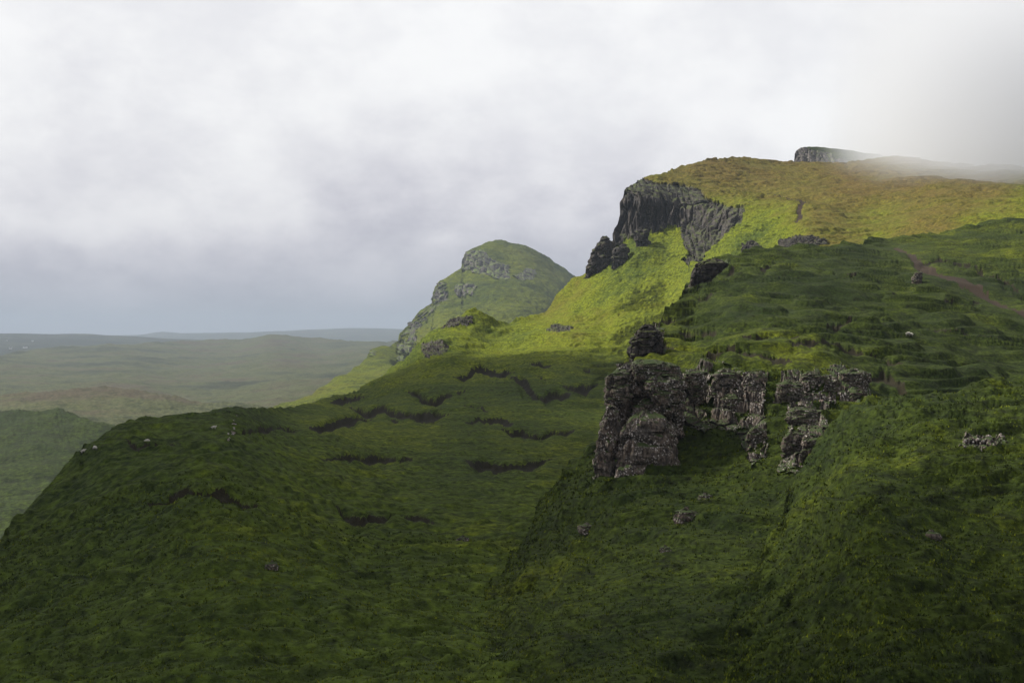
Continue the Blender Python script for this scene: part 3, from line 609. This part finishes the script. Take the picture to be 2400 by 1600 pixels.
def empty(name, loc=(0, 0, 0)):
    o = bpy.data.objects.new(name, None); COL.objects.link(o); return o
# the near crag: separate blocks standing together
crag = empty('rock_crag')
finish_obj(crag, 'lichen-spotted brown rock crag with a sheer face at the lower edge of the green hillside', 'crag')
for k, (rows, d, kw) in enumerate([
    ([(852,1440,1588),(870,1428,1596),(930,1424,1600),(1000,1416,1592),(1100,1402,1590),(1260,1380,1600)], 207, dict(ratio=.5, cell=2.6, amp=.8)),
    ([(868,1440,1470),(880,1424,1475),(930,1418,1476),(945,1424,1470)], 201.5, dict(cell=1.3, ratio=.9, expo=4)),
    ([(845,1480,1556),(858,1482,1590),(885,1485,1592),(892,1492,1590)], 202.5, dict(cell=1.2, ratio=.7)),
    ([(884,1480,1514),(892,1478,1516),(920,1480,1516),(929,1492,1512)], 202.2, dict(cell=2.4, ratio=.7, amp=.55)),
    ([(878,1524,1590),(890,1514,1596),(925,1516,1604),(958,1530,1600),(980,1560,1592)], 200.5, dict(cell=1.5, ratio=.7, expo=3.6)),
    ([(940,1492,1560),(952,1488,1575),(985,1486,1575),(1000,1490,1570)], 201.5, dict(cell=2.6, ratio=.6, amp=.6)),
    ([(972,1474,1560),(985,1464,1572),(1010,1456,1584),(1060,1448,1588),(1120,1440,1590),(1250,1425,1585)], 198.5, dict(cell=3.4, ratio=.6, expo=4.5, amp=.5)),
    ([(952,1422,1446),(975,1420,1452),(1020,1404,1448),(1060,1398,1440),(1130,1392,1436),(1230,1380,1440)], 199.5, dict(cell=1.3, ratio=.9, expo=3.5)),
    ([(866,1612,1640),(874,1604,1650),(905,1602,1656),(925,1612,1650),(945,1620,1640)], 205, dict(cell=1.0, ratio=.8))]):
    rock_lump('rock_block', rows, d, 'crag_rock', crag, seed=20+k*5, **kw)
# the broken rock band right of the crag, and the two dark brows on the hillside's edge
LE = None
def lut(patch):
    A = patch.P[patch.nb:].reshape(-1, 3); return A, 1200+A[:, 0]/A[:, 1]*F, HY-A[:, 2]/A[:, 1]*F
def on(L, x, y):
    A, sx, sy = L; k = np.argmin((sx-x)**2+(sy-y)**2); return Vector(A[k])
LE = lut(E)
band = empty('rock_band'); finish_obj(band, 'broken band of grey rock steps and ledges running right from the big crag', 'rock band')
for k, (x0, x1, y0, y1) in enumerate([(1672,1738,866,930),(1690,1745,925,985),(1738,1800,874,936),(1752,1796,1000,1062),(1822,1882,893,948),(1876,1925,872,925),(1915,1966,880,945),(1966,2036,866,922),(1985,2030,915,948),(1842,1924,956,1008),(1834,1885,1014,1085),(1880,1934,1018,1096),(1640,1672,905,960)]):
    w = x1-x0; h = y1-y0; p = on(LE, (x0+x1)/2, y1-h*.35)
    j = lambda: random.uniform(-.08, .08)*w
    rock_lump('rock_block', [(y0, x0+w*.22+j(), x1-w*.2+j()), (y0+h*.14, x0+w*.06+j(), x1-w*.04+j()), (y0+h*.5, x0+j(), x1+j()), (y0+h*.8, x0+w*.05+j(), x1-w*.03+j()), (y1+h*.12, x0+w*.1, x1-w*.1)], p.y+.9+random.uniform(-.3, .5), 'crag_rock', band, seed=300+k*7, cell=1.15, amp=.85, ratio=.62, expo=3.6, nring=44, nrow=36)
for rows, lab, sd, cell in [
    ([(610,1648,1690),(618,1634,1702),(640,1622,1686),(662,1616,1660),(684,1616,1642)], 'upper dark rock brow on the left edge of the green hillside', 401, 2.2),
    ([(764,1504,1532),(776,1492,1548),(802,1480,1552),(830,1476,1546),(850,1480,1534)], 'dark rock brow on the hillside edge just above the big crag', 403, 1.7)]:
    r = rows[len(rows)//2]; p = on(LE, r[2]-10, rows[-1][0]-14)
    o = rock_lump('rock_brow', rows, p.y+1.2, 'cliff_rock', None, seed=sd, cell=cell, amp=.9, ratio=.7, expo=3.2); finish_obj(o, lab, 'rock', None, 'dark rock brows on the hillside edge')
# pinnacles under the main cliff
for rows, d, lab, sd in [
    ([(556,1412,1422),(563,1408,1432),(580,1396,1438),(600,1384,1436),(625,1376,1430),(650,1370,1405),(665,1366,1400)], 1045, 'tallest dark rock pinnacle below the big cliff, on the grass ridge skyline', 101),
    ([(574,1452,1466),(582,1446,1472),(605,1436,1474),(630,1434,1468),(642,1436,1462)], 1020, 'squat dark rock pinnacle on the grass just right of the tallest pinnacle', 103),
    ([(534,1496,1512),(542,1488,1520),(565,1490,1520),(585,1494,1516)], 1025, 'small rock stub on the grass directly under the big cliff face', 105)]:
    p = rock_lump('rock_pinnacle', rows, d, 'cliff_rock', None, seed=sd, cell=5.0, amp=1.0, ratio=.8, expo=2.4, nring=44, nrow=40)
    finish_obj(p, lab, 'pinnacle', None, 'rock pinnacles under the cliff')

# stones: low-poly lumps sharing a few meshes
STONES = []
def stone_meshes(mat, n=6):
    out = []
    for k in range(n):
        bm = bmesh.new(); bmesh.ops.create_icosphere(bm, subdivisions=1, radius=.5)
        rr = np.random.RandomState(500+k)
        for v in bm.verts:
            v.co *= 1+rr.uniform(-.28, .28); v.co.z *= .8
        me = bpy.data.meshes.new('stone'); bm.to_mesh(me); bm.free(); me.materials.append(MATS[mat]); out.append(me)
    return out
PALE = stone_meshes('pale_stone'); 
def put_stone(p, size, parent=None, tall=1.0, name='stone'):
    o = bpy.data.objects.new(name, random.choice(PALE)); COL.objects.link(o)
    o.location = p; o.scale = (size*random.uniform(.7, 1.2), size*random.uniform(.7, 1.1), size*tall*random.uniform(.7, 1.2)); o.rotation_euler = (random.uniform(-.5, .5), random.uniform(-.5, .5), random.uniform(0, 6.28))
    if parent: o.parent = parent
    return o
def proj(A):
    return 1200+A[:, 0]/A[:, 1]*F, HY-A[:, 2]/A[:, 1]*F
def lut(patch):
    A = patch.P[patch.nb:].reshape(-1, 3); return A, *proj(A)
LE = lut(E); LF = lut(Fp); LC = lut(C)
def on(L, x, y):
    A, sx, sy = L; k = np.argmin((sx-x)**2+(sy-y)**2); return Vector(A[k])
def scatter(L, poly, n, smin, smax, parent, tall=1.0):
    xs = [p[0] for p in poly]; ys = [p[1] for p in poly]; c = 0
    while c < n:
        x = random.uniform(min(xs), max(xs)); y = random.uniform(min(ys), max(ys))
        if not inpoly(np.array([x]), np.array([y]), poly)[0]: continue
        p = on(L, x, y); put_stone(p+Vector((0, -.1, 0)), random.uniform(smin, smax)*p.y/F, parent, tall); c += 1
for poly, n, lab, L in [
    ([(1815,938),(1828,905),(1870,890),(1930,885),(1958,905),(1960,938),(1900,945)], 85, 'pale blocky outcrop of small rounded boulders right of the dark gully', LE),
    ([(1845,962),(1900,958),(1925,980),(1922,1000),(1880,1010),(1840,1005)], 40, 'broken ledge of pale stones just under the boulder outcrop', LE),
    ([(1835,1020),(1915,1012),(1930,1040),(1935,1110),(1830,1110)], 60, 'lowest step of pale broken rock below the boulder outcrop', LE),
    ([(1715,900),(1730,870),(1770,880),(1800,905),(1790,960),(1740,985),(1710,960)], 45, 'dark outcrop with scattered pale stones between crag and boulder outcrop', LE),
    ([(1755,1035),(1765,1000),(1785,1010),(1795,1050),(1770,1060)], 22, 'small patch of pale stones low in the dark gully', LE),
    ([(2250,1055),(2260,1030),(2300,1015),(2350,1018),(2355,1035),(2310,1050)], 40, 'small stony outcrop in the nearest dark bank at lower right', LF),
    ([(545,990),(550,975),(560,972),(562,985),(555,1000),(548,1015),(542,1030),(530,1035),(535,1015)], 22, 'streak of pale stones running down the left grassy knoll', LC)]:
    e = empty('stone_outcrop'); finish_obj(e, lab, 'outcrop', None, 'stony outcrops on the near slopes')
    scatter(L, poly, int(n*.8), 3, 9.5, e, 1.2)
# fallen boulders below the crag and on the nearest grass
for x, y, L, sz_, lab in [(1610,1215,LE,30,'largest fallen boulder in the grass below the crag'),(1655,1170,LE,17,'smaller fallen boulder just right of the crag foot'),(1375,1245,LE,20,'fallen boulder at the left foot of the crag'),(1560,1290,LE,15,'low fallen boulder on the dark slope under the crag'),(640,1330,LC,17,'half-sunk boulder alone on the near left grass'),(1085,1265,LC,14,'small half-sunk boulder in the hollow left of the crag'),(2185,1260,LF,20,'half-sunk boulder on the nearest bank at lower right')]:
    p = on(L, x, y); yy = HY-p.z/p.y*F; xx = 1200+p.x/p.y*F; w = sz_
    b = rock_lump('boulder', [(yy-w*.75, xx-w*.45, xx+w*.35), (yy-w*.6, xx-w*.8, xx+w*.7), (yy-w*.1, xx-w, xx+w*.95), (yy+w*.35, xx-w*.9, xx+w)], p.y-.1, 'crag_rock', None, seed=int(x) % 97, cell=w*p.y/F*1.0, amp=.55, ratio=.8, expo=2.6, nring=30, nrow=20)
    finish_obj(b, lab, 'boulder', None, 'fallen boulders on the near slopes')
# single boulder beside the path
bp = on(LE, 2148, 660)
bo = rock_lump('boulder', [(635,2150,2158),(640,2143,2160),(650,2139,2160),(660,2137,2160),(668,2137,2158)], bp.y-1.0, 'crag_rock', None, seed=77, cell=.9, amp=.8, ratio=.8, expo=2.5, nring=30, nrow=24)
finish_obj(bo, 'lone upright pale boulder in the grass beside the dirt path', 'boulder')

# ------------------------------------------------------------------ sheep (one continuous skin each)
def sheep_mesh(name, graze):
    me = bpy.data.meshes.new(name)
    v = [(0, 0, .62), (.35, 0, .66), (-.35, 0, .64), (.52, 0, .74 if not graze else .60)]
    v.append((.70, 0, .90) if not graze else (.68, 0, .30)); v.append((.86, 0, .84) if not graze else (.74, 0, .12))
    rad = [.27, .25, .25, .15, .10, .055]; e = [(0, 1), (0, 2), (1, 3), (3, 4), (4, 5)]
    for bx in (.32, -.34):
        for sy in (.13, -.13):
            i = len(v); v += [(bx, sy, .42), (bx+(.0 if bx > 0 else -.05), sy, .22), (bx, sy, 0)]; rad += [.10, .055, .045]; e += [(1 if bx > 0 else 2, i), (i, i+1), (i+1, i+2)]
    i = len(v); v += [(-.58, 0, .62), (-.62, 0, .45)]; rad += [.07, .04]; e += [(2, i), (i, i+1)]
    me.from_pydata(v, e, []); o = bpy.data.objects.new(name, me); COL.objects.link(o)
    sk = o.modifiers.new('skin', 'SKIN'); o.modifiers.new('sub', 'SUBSURF').levels = 1; o.modifiers['sub'].render_levels = 1
    for k, sv in enumerate(me.skin_vertices[0].data): sv.radius = (rad[k], rad[k]); sv.use_root = (k == 0)
    dg = bpy.context.evaluated_depsgraph_get(); m2 = bpy.data.meshes.new_from_object(o.evaluated_get(dg)); bpy.data.objects.remove(o)
    m2.materials.clear(); m2.materials.append(MATS['fleece']); m2.materials.append(MATS['sheep_face'])
    for p in m2.polygons:
        c = p.center; p.use_smooth = True
        if c.z < .30 and abs(c.x) < .5 or (c.x > .64): p.material_index = 1
    return m2
SHEEP = [sheep_mesh('sheep', True), sheep_mesh('sheep', False)]
for x, y, L, k, rz, lab in [
    (502,1004,LC,1,.2,'white sheep highest on the left grassy knoll, beside the stone streak'),
    (346,1038,LC,0,.5,'white sheep grazing mid-way up the left grassy knoll'),
    (223,1056,LC,0,2.6,'white sheep on the left knoll near its steep outer edge'),
    (197,1062,LC,1,.9,'white sheep standing at the very outer edge of the left knoll'),
    (2125,787,LE,0,.3,'white sheep grazing alone on the dark right hillside below the thin trail'),
    (2133,785,LE,1,2.2,'white sheep standing close beside the grazing one on the right hillside')]:
    o = bpy.data.objects.new('sheep', SHEEP[k]); COL.objects.link(o); p = on(L, x, y)
    o.location = p+Vector((0, -.2, -.03)); o.scale = (.98,)*3; o.rotation_euler = (0, 0, rz); finish_obj(o, lab, 'sheep', None, 'sheep on the slopes')

# ------------------------------------------------------------------ white houses far off on the left
def box(bm, x0, x1, y0, y1, z0, z1):
    vs_ = [bm.verts.new(c) for c in ((x0,y0,z0),(x1,y0,z0),(x1,y1,z0),(x0,y1,z0),(x0,y0,z1),(x1,y0,z1),(x1,y1,z1),(x0,y1,z1))]
    for q in ((0,3,2,1),(4,5,6,7),(0,1,5,4),(1,2,6,5),(2,3,7,6),(3,0,4,7)): bm.faces.new([vs_[i] for i in q])
def bm_obj(name, bm, mat, parent):
    me = bpy.data.meshes.new(name); bm.to_mesh(me); bm.free(); me.materials.append(MATS[mat]); o = bpy.data.objects.new(name, me); COL.objects.link(o); o.parent = parent; return o
LR = lut(far_ridge)
def house(x, y, w, d, h, lab, rz):
    e = empty('house'); e.location = on(LR, x, y)+Vector((0, 0, -1)); e.rotation_euler = (0, 0, rz)
    bm = bmesh.new(); box(bm, -w/2, w/2, -d/2, d/2, 0, h)
    a = [bm.verts.new((s*w/2, t, z)) for s in (-1, 1) for t, z in ((-d/2, h), (d/2, h), (0, h+d*.42))]
    bm.faces.new(a[:3]); bm.faces.new(a[3:]); bm_obj('wall', bm, 'whitewash', e)
    bm = bmesh.new(); ov = .6; t = .35
    for sg in (-1, 1):
        q = [(-w/2-ov, sg*(d/2+ov), h-ov*.84), (w/2+ov, sg*(d/2+ov), h-ov*.84), (w/2+ov, 0, h+d*.42+.02), (-w/2-ov, 0, h+d*.42+.02)]
        lo = [bm.verts.new(c) for c in q]; hi = [bm.verts.new((c[0], c[1], c[2]+t)) for c in q]
        bm.faces.new(lo); bm.faces.new(hi[::-1])
        for i in range(4): bm.faces.new((lo[i], lo[(i+1) % 4], hi[(i+1) % 4], hi[i]))
    r = bm_obj('roof', bm, 'slate', e)
    for s in (-1, 1):
        bm = bmesh.new(); box(bm, s*w/2-s*.2-.9, s*w/2-s*.2+.9, -.6, .6, h+d*.42-.5, h+d*.42+2); bm_obj('chimney', bm, 'whitewash', r)
    for xx in (-w*.3, 0, w*.3):
        bm = bmesh.new(); box(bm, xx-.6, xx+.6, -d/2-.08, -d/2+.1, 1 if xx else 0, 2.4); bm_obj('window' if xx else 'door', bm, 'pane', e)
    finish_obj(e, lab, 'house', None, 'white houses on the far lowland')
house(28, 818, 17, 8, 6, 'white gabled house on the far blue lowland, left of the long one', .2)
house(60, 815, 26, 9, 6, 'longest white house on the far blue lowland at the left', -.15)
house(14, 799, 11, 7, 5, 'tiny white house high on the far slope at the left edge', .4)
house(80, 800, 10, 7, 5, 'tiny white house high on the far slope, the rightmost', -.3)

# ------------------------------------------------------------------ cloud on the ridge, added shading clouds overhead, haze
def lump_cloud(name, blobs, mat, seed, sub=4, rough=.25):
    bm = bmesh.new()
    for (x, y, z, rx, ry, rz) in blobs:
        bmesh.ops.create_icosphere(bm, subdivisions=sub, radius=1, matrix=Matrix.Translation((x, y, z)) @ Matrix.Diagonal((rx, ry, rz, 1)))
    me = bpy.data.meshes.new(name); bm.to_mesh(me); bm.free()
    V = np.zeros(len(me.vertices)*3, np.float32); me.vertices.foreach_get('co', V); V = V.reshape(-1, 3).astype(float)
    R = np.mean([b[5] for b in blobs]); V += np.stack([fbm(V/(R*1.3), 3, seed+k) for k in range(3)], 1)*R*rough*1.6
    me.vertices.foreach_set('co', V.astype(np.float32).ravel()); me.update(); me.materials.append(MATS[mat])
    o = bpy.data.objects.new(name, me); COL.objects.link(o); finish_obj(o, None, None, 'stuff'); return o
def vol_mat(name, density, color, aniso=0.0):
    m, nt = nodes_of(name); n = NT(nt); v = n.N('ShaderNodeVolumePrincipled'); v.inputs['Density'].default_value = density
    v.inputs['Color'].default_value = (*color, 1); v.inputs['Anisotropy'].default_value = aniso
    o = n.N('ShaderNodeOutputMaterial'); n.L(v.outputs[0], o.inputs['Volume']); return m
vol_mat('cloud_vapour', .05, (.97, .97, .98), .3)
vol_mat('haze_air', .000058, (.37, .43, .53), .0)
# unseen cloud added to shade chosen near ground, high between it and the sun
def shade_cloud(gx, gy, gz, h, rx, ry, rz, seed):
    t = (h-gz)/sun_dir.z; c = Vector((gx, gy, gz))+sun_dir*t
    return (c.x, c.y, c.z, rx, ry, rz)
lump_cloud('shading_cloud', [shade_cloud(-20, 675, -38, 640, 165, 165, 45, 1), shade_cloud(-70, 420, -38, 640, 135, 190, 45, 1), shade_cloud(-90, 220, -38, 640, 125, 170, 45, 1), shade_cloud(-75, 80, -38, 640, 95, 90, 40, 1), shade_cloud(95, 55, -38, 640, 85, 62, 30, 1)], 'cloud_vapour', 201)
# mist lying over the high plateau at the right
def mist():
    m, nt = nodes_of('mist'); n = NT(nt)
    tc = n.N('ShaderNodeNewGeometry'); sp = n.N('ShaderNodeSeparateXYZ'); n.L(tc.outputs['Position'], sp.inputs[0])
    X, Y, Z = sp.outputs
    nz_ = n.noise(.009, 4, .6, vec=tc.outputs['Position'])
    base = n.math('ADD', n.math('MULTIPLY', X, -.25), n.math('MULTIPLY', Y, .10))          # sloping underside
    h = n.math('SUBTRACT', Z, n.math('ADD', base, 205+.25*363-.1*1400-82))
    h = n.math('ADD', h, n.math('MULTIPLY', n.math('SUBTRACT', nz_, .5), 150))
    def ss(v, a, b):
        q = n.N('ShaderNodeMapRange'); q.interpolation_type = 'SMOOTHSTEP'; n.L(v, q.inputs[0]); q.inputs[1].default_value = a; q.inputs[2].default_value = b; return q.outputs[0]
    left = n.math('SUBTRACT', X, n.math('MULTIPLY', Y, .235)); left = n.math('ADD', left, n.math('MULTIPLY', n.math('SUBTRACT', nz_, .5), 80))
    dn = n.math('MULTIPLY', n.math('MULTIPLY', ss(h, 0, 75), ss(left, 10, 210)), ss(Y, 880, 1200))
    dn = n.math('MULTIPLY', dn, ss(Z, 405, 250)); dn = n.math('MULTIPLY', dn, .011)
    v = n.N('ShaderNodeVolumePrincipled'); n.L(dn, v.inputs['Density']); v.inputs['Color'].default_value = (.70, .715, .755, 1)
    o = n.N('ShaderNodeOutputMaterial'); n.L(v.outputs[0], o.inputs['Volume'])
    bm = bmesh.new(); box(bm, 240, 1500, 880, 2500, 60, 412); bmesh.ops.recalc_face_normals(bm, faces=bm.faces)
    me = bpy.data.meshes.new('low_cloud'); bm.to_mesh(me); bm.free(); me.materials.append(m)
    o = bpy.data.objects.new('low_cloud', me); COL.objects.link(o); finish_obj(o, None, None, 'stuff')
mist()
def haze():
    bm = bmesh.new(); box(bm, -40000, 40000, -2500, 40000, -420, 460)
    bmesh.ops.recalc_face_normals(bm, faces=bm.faces)
    me = bpy.data.meshes.new('haze'); bm.to_mesh(me); bm.free(); me.materials.append(MATS['haze_air'])
    o = bpy.data.objects.new('haze', me); COL.objects.link(o); finish_obj(o, None, None, 'stuff')
haze()
